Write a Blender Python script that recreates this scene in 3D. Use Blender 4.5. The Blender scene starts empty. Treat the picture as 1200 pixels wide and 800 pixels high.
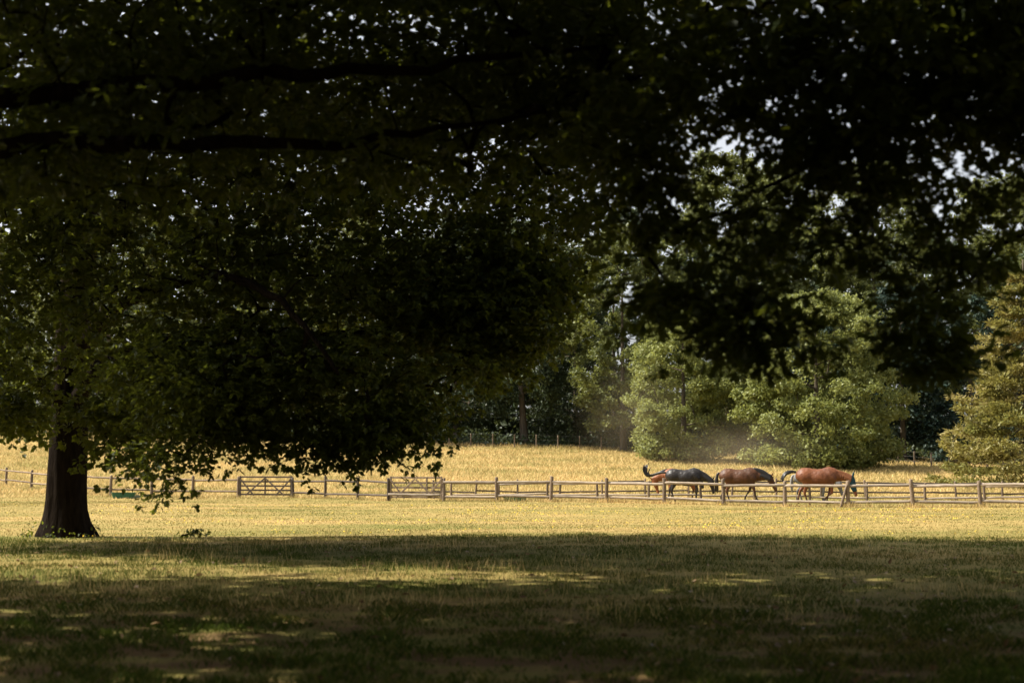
import bpy, bmesh, math
import numpy as np
from mathutils import Vector, Matrix

R = math.radians
sc = bpy.context.scene
col = sc.collection

# ------------------------------------------------------------------ camera, sky, sun, exposure
SUN_AZ = R(84)      # degrees towards the left of the view direction (+Y)
SUN_EL = R(50)
cam_d = bpy.data.cameras.new('camera')
cam_d.lens = 50.0; cam_d.sensor_width = 36.0
cam_d.clip_start = 0.1; cam_d.clip_end = 3000
cam_d.dof.use_dof = True; cam_d.dof.focus_distance = 60.0; cam_d.dof.aperture_fstop = 1.5
cam = bpy.data.objects.new('camera', cam_d); col.objects.link(cam)
cam.location = (0, 0, 1.6); cam.rotation_euler = (R(90 + 5.04), 0, 0)
sc.camera = cam

world = bpy.data.worlds.new('World'); sc.world = world; world.use_nodes = True
wn = world.node_tree; wn.nodes.clear()
sky = wn.nodes.new('ShaderNodeTexSky'); sky.sky_type = 'NISHITA'; sky.sun_disc = False
sky.sun_elevation = SUN_EL; sky.sun_rotation = -SUN_AZ
sky.air_density = 1.0; sky.dust_density = 4.0; sky.ozone_density = 1.0
bg = wn.nodes.new('ShaderNodeBackground'); bg.inputs['Strength'].default_value = 0.12
wo = wn.nodes.new('ShaderNodeOutputWorld')
hz = wn.nodes.new('ShaderNodeHueSaturation'); hz.inputs['Saturation'].default_value = 0.28   # hazy white summer sky
wn.links.new(sky.outputs[0], hz.inputs['Color']); wn.links.new(hz.outputs[0], bg.inputs['Color']); wn.links.new(bg.outputs[0], wo.inputs['Surface'])

sun_d = bpy.data.lights.new('sun', 'SUN'); sun_d.energy = 5.0; sun_d.angle = R(0.53); sun_d.color = (1.0, 0.93, 0.80)
sun = bpy.data.objects.new('sun', sun_d); col.objects.link(sun)
SUNV = Vector((-math.sin(SUN_AZ) * math.cos(SUN_EL), math.cos(SUN_AZ) * math.cos(SUN_EL), math.sin(SUN_EL)))
sun.rotation_euler = SUNV.to_track_quat('Z', 'Y').to_euler(); sun.location = (-40, 20, 60)

vs = sc.view_settings
vs.view_transform = 'Standard'; vs.look = 'None'; vs.gamma = 1.0; vs.use_curve_mapping = False
vs.exposure = 1.05
sc.cycles.max_bounces = 8; sc.cycles.diffuse_bounces = 3; sc.cycles.glossy_bounces = 2
sc.cycles.transmission_bounces = 3; sc.cycles.transparent_max_bounces = 4; sc.cycles.volume_bounces = 1
sc.cycles.use_denoising = True
sc.cycles.caustics_reflective = False; sc.cycles.caustics_refractive = False

# ------------------------------------------------------------------ helpers
def smooth(t):
    t = np.clip(t, 0, 1); return t * t * (3 - 2 * t)

def ground_z(x, y):
    x = np.asarray(x, float); y = np.asarray(y, float)
    a = np.clip(3.8 - 0.030 * x, 1.0, 7.0)
    t = np.clip((y - 70) / 75.0, 0, 1)
    t = t * t * (1.6 - 0.6 * t)
    t = t + 0.35 * smooth((y - 145) / 200)
    und = 0.045 * np.sin(x * 0.31 + 1.0) * np.sin(y * 0.23 + 0.4) + 0.03 * np.sin(x * 0.11 - y * 0.17)
    return a * t + und * np.clip((y - 3) / 20, 0, 1) * np.clip((200 - y) / 100, 0, 1)

def gz(x, y): return float(ground_z(x, y))

def mesh_np(name, verts, loops, counts, smooth_shade=False, tint=None):
    me = bpy.data.meshes.new(name)
    verts = np.ascontiguousarray(verts, dtype=np.float32)
    loops = np.ascontiguousarray(loops, dtype=np.int32).ravel()
    counts = np.ascontiguousarray(counts, dtype=np.int32)
    me.vertices.add(len(verts)); me.vertices.foreach_set('co', verts.ravel())
    me.loops.add(len(loops)); me.loops.foreach_set('vertex_index', loops)
    me.polygons.add(len(counts))
    starts = np.zeros(len(counts), np.int32); starts[1:] = np.cumsum(counts)[:-1]
    me.polygons.foreach_set('loop_start', starts)
    me.polygons.foreach_set('use_smooth', np.full(len(counts), smooth_shade, dtype=bool))
    if tint is not None:
        at = me.attributes.new('tint', 'FLOAT', 'POINT')
        at.data.foreach_set('value', np.ascontiguousarray(tint, dtype=np.float32))
    me.update(calc_edges=True); me.validate()
    return me

def link(name, me, mat=None, parent=None, loc=(0, 0, 0), rot=(0, 0, 0), scale=(1, 1, 1)):
    o = bpy.data.objects.new(name, me)
    if mat is not None and me is not None and len(me.materials) == 0: me.materials.append(mat)
    col.objects.link(o)
    o.location = loc; o.rotation_euler = rot; o.scale = scale
    if parent is not None: o.parent = parent
    return o

def tag(o, label=None, cat=None, group=None, kind=None):
    if label: o['label'] = label
    if cat: o['category'] = cat
    if group: o['group'] = group
    if kind: o['kind'] = kind
    return o

def empty(name, loc, rz=0):
    o = bpy.data.objects.new(name, None); col.objects.link(o)
    o.location = loc; o.rotation_euler = (0, 0, rz); o.empty_display_size = 0.3
    return o

class NT:
    def __init__(self, name):
        self.m = bpy.data.materials.new(name); self.m.use_nodes = True
        self.t = self.m.node_tree; self.t.nodes.clear()
        self.out = self.t.nodes.new('ShaderNodeOutputMaterial')
    def n(self, typ, **kw):
        nd = self.t.nodes.new(typ)
        for k, v in kw.items():
            if k in nd.inputs.keys() if isinstance(k, str) else False: nd.inputs[k].default_value = v
            else: setattr(nd, k, v)
        return nd
    def l(self, a, b): self.t.links.new(a, b)
    def noise(self, scale, detail=4, vec=None, rough=0.55):
        nd = self.n('ShaderNodeTexNoise'); nd.inputs['Scale'].default_value = scale
        nd.inputs['Detail'].default_value = detail; nd.inputs['Roughness'].default_value = rough
        if vec is not None: self.l(vec, nd.inputs['Vector'])
        return nd.outputs['Fac']
    def ramp(self, fac, stops):
        nd = self.n('ShaderNodeValToRGB'); e = nd.color_ramp.elements
        while len(e) < len(stops): e.new(0.5)
        for i, (p, c) in enumerate(stops):
            e[i].position = p; e[i].color = (*c, 1) if len(c) == 3 else c
        self.l(fac, nd.inputs[0]); return nd.outputs[0]
    def mix(self, fac, a, b):
        nd = self.n('ShaderNodeMix', data_type='RGBA')
        for s, v in ((0, fac), (6, a), (7, b)):
            if hasattr(v, 'links') or isinstance(v, bpy.types.NodeSocket): self.l(v, nd.inputs[s])
            else: nd.inputs[s].default_value = v if s == 0 else (*v, 1)
        return nd.outputs[2]
    def math(self, op, a, b=0.0, clamp=False):
        nd = self.n('ShaderNodeMath', operation=op); nd.use_clamp = clamp
        for i, v in enumerate((a, b)):
            if isinstance(v, bpy.types.NodeSocket): self.l(v, nd.inputs[i])
            else: nd.inputs[i].default_value = v
        return nd.outputs[0]

def pbsdf(t, colr, rough=0.8, spec=0.2, bump=None, bump_d=0.02, bump_s=0.6):
    p = t.n('ShaderNodeBsdfPrincipled')
    if isinstance(colr, bpy.types.NodeSocket): t.l(colr, p.inputs['Base Color'])
    else: p.inputs['Base Color'].default_value = (*colr, 1)
    p.inputs['Roughness'].default_value = rough; p.inputs['Specular IOR Level'].default_value = spec
    if bump is not None:
        b = t.n('ShaderNodeBump'); b.inputs['Strength'].default_value = bump_s; b.inputs['Distance'].default_value = bump_d
        t.l(bump, b.inputs['Height']); t.l(b.outputs[0], p.inputs['Normal'])
    return p

def leaf_material(name, c1, c2, ct, trans=0.38, spec=0.25, rough=0.5):
    t = NT(name)
    a = t.n('ShaderNodeAttribute', attribute_name='tint')
    c = t.mix(a.outputs['Fac'], c1, c2)
    p = pbsdf(t, c, rough, spec)
    tr = t.n('ShaderNodeBsdfTranslucent')
    t.l(t.mix(a.outputs['Fac'], tuple(v * 0.75 for v in ct), ct), tr.inputs['Color'])
    mx = t.n('ShaderNodeMixShader'); mx.inputs[0].default_value = trans
    t.l(p.outputs[0], mx.inputs[1]); t.l(tr.outputs[0], mx.inputs[2]); t.l(mx.outputs[0], t.out.inputs[0])
    return t.m

def bark_material(name, c1, c2, scale=3.0, bd=0.06):
    t = NT(name); g = t.n('ShaderNodeTexCoord')
    mp = t.n('ShaderNodeMapping'); mp.inputs['Scale'].default_value = (1, 1, 0.22); t.l(g.outputs['Object'], mp.inputs[0])
    n = t.noise(scale * 4, 6, mp.outputs[0], 0.65)
    c = t.ramp(n, [(0.3, c1), (0.7, c2)])
    p = pbsdf(t, c, 1.0, 0.02, n, bd, 1.0); t.l(p.outputs[0], t.out.inputs[0]); return t.m

def wood_material(name, c1, c2, c3):
    t = NT(name); g = t.n('ShaderNodeTexCoord'); oi = t.n('ShaderNodeObjectInfo')
    ad = t.n('ShaderNodeVectorMath', operation='ADD'); t.l(g.outputs['Object'], ad.inputs[0]); t.l(oi.outputs['Random'], ad.inputs[1])
    mp = t.n('ShaderNodeMapping'); mp.inputs['Scale'].default_value = (3, 14, 14); t.l(ad.outputs[0], mp.inputs[0])
    n = t.noise(2.2, 5, mp.outputs[0], 0.6)
    c = t.ramp(n, [(0.3, c1), (0.55, c2), (0.8, c3)])
    v = t.n('ShaderNodeHueSaturation'); t.l(c, v.inputs['Color'])
    t.l(t.math('ADD', t.math('MULTIPLY', oi.outputs['Random'], 0.5), 0.72), v.inputs['Value'])
    p = pbsdf(t, v.outputs[0], 0.75, 0.2, n, 0.006, 0.7); t.l(p.outputs[0], t.out.inputs[0]); return t.m

def plain_material(name, c, rough=0.7, spec=0.2, var=0.25, scale=8.0):
    t = NT(name); g = t.n('ShaderNodeTexCoord'); n = t.noise(scale, 4, g.outputs['Object'])
    cc = t.ramp(n, [(0.3, tuple(v * (1 - var) for v in c)), (0.7, tuple(min(1, v * (1 + var)) for v in c))])
    p = pbsdf(t, cc, rough, spec, n, 0.01, 0.3); t.l(p.outputs[0], t.out.inputs[0]); return t.m

# grass colours: large dry patches and green patches over the place, and blade to blade variation
STRAW = (0.365, 0.240, 0.090); STRAW2 = (0.320, 0.205, 0.075); GREEN = (0.13, 0.15, 0.028); GREEN2 = (0.075, 0.10, 0.018)
def patch_nodes(t):
    g = t.n('ShaderNodeNewGeometry')
    mp = t.n('ShaderNodeMapping'); mp.inputs['Scale'].default_value = (0.10, 0.22, 0.0); t.l(g.outputs['Position'], mp.inputs[0])
    big = t.noise(1.0, 4, mp.outputs[0], 0.6)
    mp2 = t.n('ShaderNodeMapping'); mp2.inputs['Scale'].default_value = (0.9, 1.3, 0.0); t.l(g.outputs['Position'], mp2.inputs[0])
    mid = t.noise(1.0, 4, mp2.outputs[0], 0.6)
    return g, big, mid

def grass_material(name, bias, straw, straw2, green, green2, trans=0.25):
    """bias: >0 drier"""
    t = NT(name); g, big, mid = patch_nodes(t)
    a = t.n('ShaderNodeAttribute', attribute_name='tint')
    s = t.math('ADD', t.math('MULTIPLY', big, 2.3), t.math('MULTIPLY', mid, 0.65))
    s = t.math('ADD', s, t.math('MULTIPLY', a.outputs['Fac'], 0.6))
    s = t.math('ADD', s, bias - 1.38, clamp=True)
    dry = t.mix(a.outputs['Fac'], straw2, straw); grn = t.mix(a.outputs['Fac'], green2, green)
    c = t.mix(s, grn, dry)
    p = pbsdf(t, c, 0.75, 0.12)
    tr = t.n('ShaderNodeBsdfTranslucent'); t.l(c, tr.inputs['Color'])
    mx = t.n('ShaderNodeMixShader'); mx.inputs[0].default_value = trans
    t.l(p.outputs[0], mx.inputs[1]); t.l(tr.outputs[0], mx.inputs[2]); t.l(mx.outputs[0], t.out.inputs[0])
    return t.m

def ground_material():
    t = NT('turf_soil'); g, big, mid = patch_nodes(t)
    fine = t.noise(9.0, 6, g.outputs['Position'], 0.7)
    s = t.math('ADD', t.math('MULTIPLY', big, 1.5), t.math('MULTIPLY', mid, 0.7))
    s = t.math('ADD', s, t.math('MULTIPLY', fine, 0.6)); s = t.math('ADD', s, -0.85, clamp=True)
    sep = t.n('ShaderNodeSeparateXYZ'); t.l(g.outputs['Position'], sep.inputs[0])
    shade_tint = t.ramp(t.math('DIVIDE', sep.outputs['Y'], 100.0), [(0.30, (1, 1, 1)), (0.40, (0, 0, 0))])   # turf greener under the trees, the tint of the shade put into its colour
    s = t.math('SUBTRACT', s, t.math('MULTIPLY', shade_tint, 0.16), clamp=True)
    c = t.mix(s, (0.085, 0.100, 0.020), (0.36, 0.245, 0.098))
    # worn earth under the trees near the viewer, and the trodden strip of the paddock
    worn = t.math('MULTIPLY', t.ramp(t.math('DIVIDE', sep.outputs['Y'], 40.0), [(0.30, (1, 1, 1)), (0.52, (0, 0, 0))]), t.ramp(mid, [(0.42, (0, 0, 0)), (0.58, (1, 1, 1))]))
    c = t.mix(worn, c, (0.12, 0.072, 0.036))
    p = pbsdf(t, c, 0.95, 0.05, fine, 0.04, 0.6); t.l(p.outputs[0], t.out.inputs[0]); return t.m

M = {}
M['ground'] = ground_material()
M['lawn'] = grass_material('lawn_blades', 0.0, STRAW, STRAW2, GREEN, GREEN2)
M['shade_lawn'] = grass_material('lawn_blades_shade_dark', -0.40, (0.38, 0.255, 0.088), (0.28, 0.18, 0.06), (0.085, 0.115, 0.013), (0.040, 0.064, 0.007))  # greener blades under the trees, their colour also darkened to deepen the shade
M['meadow'] = grass_material('meadow_blades', 0.30, (0.64, 0.47, 0.215), (0.59, 0.425, 0.185), (0.21, 0.20, 0.05), (0.15, 0.15, 0.04), 0.35)
M['flower'] = plain_material('yellow_petals', (0.75, 0.50, 0.02), 0.6)
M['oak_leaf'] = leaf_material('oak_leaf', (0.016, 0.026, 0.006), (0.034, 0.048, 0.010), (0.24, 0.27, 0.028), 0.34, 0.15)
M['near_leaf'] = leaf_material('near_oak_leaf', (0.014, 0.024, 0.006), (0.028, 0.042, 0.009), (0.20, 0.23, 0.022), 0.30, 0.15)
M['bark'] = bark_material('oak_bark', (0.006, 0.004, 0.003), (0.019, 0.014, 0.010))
M['far_bark'] = bark_material('far_bark', (0.05, 0.04, 0.028), (0.12, 0.10, 0.075), 1.5)
M['leaf_olive'] = leaf_material('leaf_olive', (0.108, 0.132, 0.034), (0.225, 0.238, 0.076), (0.30, 0.32, 0.08), 0.34, 0.2, 0.45)
M['leaf_mid'] = leaf_material('leaf_mid', (0.075, 0.094, 0.028), (0.150, 0.162, 0.055), (0.24, 0.26, 0.06), 0.32, 0.2, 0.45)
M['leaf_shaded'] = leaf_material('leaf_shaded', (0.026, 0.042, 0.018), (0.055, 0.075, 0.032), (0.10, 0.12, 0.035), 0.25, 0.3)  # leaves of the shaded trees, their shade put into the colour
M['leaf_conifer'] = leaf_material('leaf_conifer', (0.014, 0.030, 0.022), (0.026, 0.046, 0.032), (0.05, 0.07, 0.035), 0.15, 0.2)  # near-black leaf colour standing in for the shaded inside of the wood
M['leaf_pine'] = leaf_material('leaf_pine', (0.125, 0.140, 0.034), (0.27, 0.205, 0.075), (0.32, 0.29, 0.07), 0.30, 0.2)
M['wood_pale'] = wood_material('weathered_rail', (0.13, 0.10, 0.075), (0.29, 0.235, 0.175), (0.48, 0.41, 0.33))
M['wood_post'] = wood_material('weathered_post', (0.09, 0.065, 0.045), (0.17, 0.125, 0.085), (0.26, 0.20, 0.14))
M['wood_dark'] = wood_material('dark_rail', (0.035, 0.027, 0.020), (0.075, 0.055, 0.040), (0.13, 0.10, 0.07))
M['wire'] = plain_material('galvanised_wire', (0.10, 0.10, 0.095), 0.6, 0.2)
M['trough'] = plain_material('green_plastic', (0.02, 0.10, 0.055), 0.45, 0.4, 0.15)
M['water'] = plain_material('trough_water', (0.02, 0.03, 0.03), 0.05, 0.5, 0.1)

# ------------------------------------------------------------------ ground: one sheet to the horizon
def build_ground():
    xs = np.concatenate([-np.geomspace(900, 60, 14), np.linspace(-55, 55, 75), np.geomspace(60, 900, 14)])
    ys = np.concatenate([-np.geomspace(500, 6, 10), np.linspace(-3, 80, 90), np.linspace(82, 260, 60), np.geomspace(275, 1800, 14)])
    X, Y = np.meshgrid(xs, ys); Z = ground_z(X, Y)
    v = np.stack([X, Y, Z], -1).reshape(-1, 3)
    nx, ny = len(xs), len(ys); i = np.arange(nx * ny).reshape(ny, nx)
    f = np.stack([i[:-1, :-1], i[:-1, 1:], i[1:, 1:], i[1:, :-1]], -1).reshape(-1, 4)
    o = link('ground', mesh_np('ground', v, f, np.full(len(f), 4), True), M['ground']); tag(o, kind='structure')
build_ground()

# ------------------------------------------------------------------ grass
def wedge_points(rng, n, y0, y1, slope=0.44, margin=1.5, power=1.0):
    """points over the ground between two distances, denser close by"""
    u = rng.random(n)
    y = (y0 ** (2 - power) + u * (y1 ** (2 - power) - y0 ** (2 - power))) ** (1 / (2 - power))
    x = (rng.random(n) * 2 - 1) * (slope * y + margin)
    return x, y

def value_noise(x, y, f, seed):
    r = np.random.default_rng(seed); g = r.random((128, 128))
    u, v = x * f + 40, y * f + 40
    i, j = np.floor(u).astype(int), np.floor(v).astype(int); a, b = smooth(u - i), smooth(v - j)
    G = lambda p, q: g[p % 128, q % 128]
    return (G(i, j) * (1 - a) + G(i + 1, j) * a) * (1 - b) + (G(i, j + 1) * (1 - a) + G(i + 1, j + 1) * a) * b

def blades(rng, x, y, h, w, lean, segs=2):
    n = len(x); z = ground_z(x, y) - 0.01
    az = rng.random(n) * 2 * np.pi; la = rng.random(n) * 2 * np.pi
    wd = np.stack([np.cos(az), np.sin(az), np.zeros(n)], -1) * (w / 2)[:, None]
    ld = np.stack([np.cos(la), np.sin(la), np.zeros(n)], -1) * (h * lean)[:, None]
    base = np.stack([x, y, z], -1); up = np.zeros((n, 3)); up[:, 2] = h
    if segs == 1:
        V = np.stack([base - wd, base + wd, base + up + ld], 1); k = 3
        loops = np.arange(n * 3); counts = np.full(n, 3)
    else:
        mid = base + up * 0.6 + ld * 0.35
        V = np.stack([base - wd, base + wd, mid + wd * 0.8, base + up * 0.95 + ld], 1); k = 4
        loops = np.arange(n * 4); counts = np.full(n, 4)
    return V.reshape(-1, 3), loops, counts, np.repeat(rng.random(n), k)

def merge(parts):
    V, L, C, T = [], [], [], []; off = 0
    for v, l, c, t in parts:
        V.append(v); L.append(np.asarray(l) + off); C.append(c); T.append(t); off += len(v)
    return np.concatenate(V), np.concatenate(L), np.concatenate(C), np.concatenate(T)

rng = np.random.default_rng(7)
# under the trees: longer, tufty
x, y = wedge_points(rng, 230000, 8.5, 33, power=1.05)
tuft = value_noise(x, y, 1.6, 3) * 0.6 + value_noise(x, y, 5.0, 4) * 0.4
keep = rng.random(len(x)) < np.clip((tuft - 0.22) * 2.6, 0.08, 1); x, y, tuft = x[keep], y[keep], tuft[keep]
h = (0.035 + 0.11 * tuft ** 1.5 * rng.random(len(x)) ** 0.7); w = np.full(len(x), 0.007) + y * 0.00018
nb = y < 17.5; ln = 0.3 + 0.6 * rng.random(len(x))
V = merge([blades(rng, x[nb], y[nb], h[nb], w[nb], ln[nb]), blades(rng, x[~nb], y[~nb], h[~nb], w[~nb] * 1.15, ln[~nb], 1)])
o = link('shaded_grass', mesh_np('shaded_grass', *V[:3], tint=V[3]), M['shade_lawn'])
tag(o, 'rough grass growing in the shade under the oak trees', 'grass', kind='stuff')
# a few seed stalks standing above it
x, y = wedge_points(rng, 14000, 15, 36, power=1.0)
k2 = rng.random(len(x)) < np.clip((value_noise(x, y, 0.7, 5) - 0.45) * 3, 0, 1); x, y = x[k2], y[k2]
V = blades(rng, x, y, 0.12 + 0.16 * rng.random(len(x)), np.full(len(x), 0.010), 0.2 + 0.3 * rng.random(len(x)), 1)
o = link('seed_stalks', mesh_np('seed_stalks', *V[:3], tint=V[3]), M['meadow'])
tag(o, 'thin dry seed stalks standing above the shaded grass', 'grass', kind='stuff')
# sunlit mown lawn up to and past the fence
x, y = wedge_points(rng, 190000, 31, 82, power=1.0)
tuft = value_noise(x, y, 0.8, 8) * 0.5 + value_noise(x, y, 2.5, 9) * 0.5
h = 0.02 + 0.05 * tuft * rng.random(len(x)); w = 0.016 + y * 0.00032
V = blades(rng, x, y, h, w, 0.3 + 0.5 * rng.random(len(x)), 1)
o = link('lawn_grass', mesh_np('lawn_grass', *V[:3], tint=V[3]), M['lawn'])
tag(o, 'sunlit straw-coloured short grass between the oaks and the paddock', 'grass', kind='stuff')
# tall hay meadow beyond the paddock
x, y = wedge_points(rng, 170000, 73, 152, power=1.0)
tuft = value_noise(x, y, 0.25, 11) * 0.5 + value_noise(x, y, 0.9, 12) * 0.5
h = (0.12 + 0.46 * tuft * rng.random(len(x))) * np.clip((y - 68) / 14, 0.25, 1); w = 0.030 + y * 0.00038
V = blades(rng, x, y, h, w, 0.3 + 0.8 * rng.random(len(x)), 1)
o = link('meadow_grass', mesh_np('meadow_grass', *V[:3], tint=V[3]), M['meadow'])
tag(o, 'tall golden hay grass on the slope beyond the paddock', 'grass', kind='stuff')
# buttercups in streaks on the sunlit lawn
x, y = wedge_points(rng, 60000, 33, 60, slope=0.42)
d = value_noise(x * 0.35, y, 0.45, 14) * 0.6 + value_noise(x, y, 0.9, 15) * 0.4
keep = rng.random(len(x)) < np.clip((d - 0.5) * 2.2, 0, 1) * 0.36; x, y = x[keep], y[keep]; n = len(x)
s = 0.012 + 0.012 * rng.random(n); z = ground_z(x, y) + 0.06 + 0.05 * rng.random(n)
c = np.stack([x, y, z], -1); az = rng.random(n) * 6.28
e1 = np.stack([np.cos(az), np.sin(az), 0.3 * np.ones(n)], -1) * s[:, None]; e2 = np.stack([-np.sin(az), np.cos(az), 0.3 * np.ones(n)], -1) * s[:, None]
V = np.stack([c - e1, c - e2, c + e1, c + e2], 1).reshape(-1, 3)
o = link('buttercups', mesh_np('buttercups', V, np.arange(4 * n), np.full(n, 4)), M['flower'])
tag(o, 'tiny yellow flowers scattered in streaks over the sunlit lawn', 'flowers', kind='stuff')

# ------------------------------------------------------------------ trees
def norm(a): return a / np.maximum(np.linalg.norm(a, axis=-1, keepdims=True), 1e-9)

LEAF_SIMPLE = (np.array([[0, 0, 0], [0.35, 0.27, 0.05], [0.75, 0.24, 0.03], [1.0, 0, -0.12], [0.75, -0.24, 0.03], [0.35, -0.27, 0.05]]), [[0, 3, 2, 1], [0, 5, 4, 3]])
_h = [(0.20, 0.15), (0.33, 0.09), (0.48, 0.27), (0.57, 0.14), (0.74, 0.29), (0.92, 0.15)]
LEAF_LOBED = (np.array([[0, 0, 0]] + [[a, b, b * 0.3 - a * a * 0.12] for a, b in _h] + [[1.03, 0, -0.14]] + [[a, -b, b * 0.3 - a * a * 0.12] for a, b in _h[::-1]]),
              [[0] + [7, 6, 5, 4, 3, 2, 1], [0] + [13, 12, 11, 10, 9, 8, 7]])
LEAF_QUAD = (np.array([[0, 0, 0], [0.5, 0.36, 0.04], [1.0, 0, -0.1], [0.5, -0.36, 0.04]]), [[0, 3, 2, 1]])

def leaf_mesh(name, pos, dirv, nrm, size, template, tint):
    T, F = template; n, k = len(pos), len(T)
    d = norm(dirv); s = norm(np.cross(nrm, d)); u = np.cross(d, s)
    V = pos[:, None, :] + size[:, None, None] * (T[None, :, 0, None] * d[:, None] + T[None, :, 1, None] * s[:, None] + T[None, :, 2, None] * u[:, None])
    per = np.concatenate([np.array(f) for f in F]); cnt = np.array([len(f) for f in F])
    loops = (np.arange(n)[:, None] * k + per[None, :]).ravel()
    return V.reshape(-1, 3), loops, np.tile(cnt, n), np.repeat(tint, k)

def tube(pts, radii, sides=12, flare=None):
    """lofted tube along pts; flare(theta, i) multiplies the radius"""
    pts = np.asarray(pts, float); n = len(pts)
    tan = norm(np.gradient(pts, axis=0)); ref = np.array([1.0, 0, 0]) if abs(tan[0, 0]) < 0.8 else np.array([0, 1.0, 0])
    V = []; th = np.linspace(0, 2 * np.pi, sides, endpoint=False)
    for i in range(n):
        s = norm(np.cross(tan[i], ref)); u = np.cross(s, tan[i]); ref = norm(np.cross(s, tan[i])) if False else ref
        r = radii[i] * (flare(th, i) if flare else 1.0)
        V.append(pts[i] + (np.cos(th) * r)[:, None] * s + (np.sin(th) * r)[:, None] * u)
    V = np.concatenate(V); i = np.arange(n * sides).reshape(n, sides)
    f = np.stack([i[:-1], np.roll(i[:-1], -1, 1), np.roll(i[1:], -1, 1), i[1:]], -1).reshape(-1, 4)
    L = list(f.ravel()) + list(i[-1]); C = [4] * len(f) + [sides]
    return V, np.array(L), np.array(C), np.zeros(len(V))

def spline(pts, n):
    """Catmull-Rom through pts"""
    p = np.asarray(pts, float); p = np.vstack([2 * p[0] - p[1], p, 2 * p[-1] - p[-2]]); out = []
    m = len(p) - 3
    for t in np.linspace(0, m - 1e-6, n):
        i = int(t); f = t - i; a, b, c, d = p[i:i + 4]
        out.append(0.5 * (2 * b + (c - a) * f + (2 * a - 5 * b + 4 * c - d) * f * f + (3 * b - a - 3 * c + d) * f ** 3))
    return np.array(out)

class Grow:
    """limbs given as polylines; twigs grown to every leaf-clump centre from the nearest wood"""
    def __init__(self, rng): self.rng = rng; self.P = []; self.par = []; self.rmin = []; self.limbs = []
    def limb(self, pts, r0, r1, n=24, sides=12, flare=None, wob=0.0):
        c = spline(pts, n)
        if wob: c[1:-1] += self.rng.normal(0, wob, (n - 2, 3))
        rad = np.linspace(r0, r1, n); self.limbs.append(tube(c, rad, sides, flare))
        k0 = len(self.P)
        for i in range(n):
            self.P.append(c[i]); self.par.append(-1 if i == 0 else k0 + i - 1)
        return c
    def reach(self, targets, step=0.5, droop=0.0, twig=0.006, expo=0.42, rmax=0.16, minseg=2):
        P = np.array(self.P); base = len(P)
        d0 = np.array([np.min(np.sum((P - t) ** 2, 1)) for t in targets])
        cap = base + sum(int(math.sqrt(d) / step) + 4 for d in d0)
        buf = np.zeros((cap + 10, 3)); buf[:base] = P; n = base; par = list(self.par); w = [0.0] * base
        for k in np.argsort(d0):
            t = targets[k]; dv = buf[:n] - t; dd = np.sqrt((dv ** 2).sum(1)) + 0.25 * np.maximum(dv[:, 2], 0)
            i = int(np.argmin(dd)); a = buf[i].copy(); L = float(np.linalg.norm(t - a)); m = max(minseg, int(L / step) + 1)
            off = self.rng.normal(0, 0.10 * L, 3); off[2] += 0.12 * L
            prev = i
            for q in range(1, m + 1):
                f = q / m; pt = a + (t - a) * f + off * (4 * f * (1 - f)) * 0.5; pt[2] -= droop * f * f * 0
                if n < len(buf): buf[n] = pt
                else: break
                par.append(prev); w.append(1.0 if q == m else 0.0); prev = n; n += 1
        w = np.array(w[:n])
        for i in range(n - 1, base - 1, -1):
            w[par[i]] += w[i] if par[i] >= 0 else 0
        rad = np.minimum(twig * np.maximum(w, 1) ** expo, rmax)
        idx = np.arange(base, n); pa = np.array(par)[idx]
        A, B = buf[pa], buf[idx]; ra = np.minimum(np.where(pa >= base, rad[pa], rad[idx] * 1.4), rad[idx] * 1.6); rb = rad[idx]
        S = 3; th = np.linspace(0, 2 * np.pi, S, endpoint=False)
        tn = norm(B - A); s = norm(np.cross(tn, np.array([0.31, 0.17, 0.93]))); u = np.cross(tn, s)
        ring = np.cos(th)[None, :, None] * s[:, None] + np.sin(th)[None, :, None] * u[:, None]
        VA = A[:, None] + ring * ra[:, None, None]; VB = B[:, None] + ring * rb[:, None, None]
        V = np.concatenate([VA, VB], 1).reshape(-1, 3); m = len(idx)
        q = np.stack([np.arange(S), (np.arange(S) + 1) % S, (np.arange(S) + 1) % S + S, np.arange(S) + S], -1)
        loops = (np.arange(m)[:, None, None] * (2 * S) + q[None]).ravel()
        self.twigs = (V, loops, np.full(m * S, 4), np.zeros(len(V)))
        par_arr = np.array(par); self.tip_dir = None
        return buf[:n], par_arr

def in_lobes(rng, lobes):
    """lobes: (cx,cy,cz, rx,ry,rz, count) -> clump centres through the volume, denser towards the skin"""
    out = []
    for cx, cy, cz, rx, ry, rz, n in lobes:
        d = norm(rng.normal(size=(n, 3))); r = rng.random(n) ** 0.42
        out.append(np.array([cx, cy, cz]) + d * r[:, None] * np.array([rx, ry, rz]))
    return np.concatenate(out)

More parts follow.
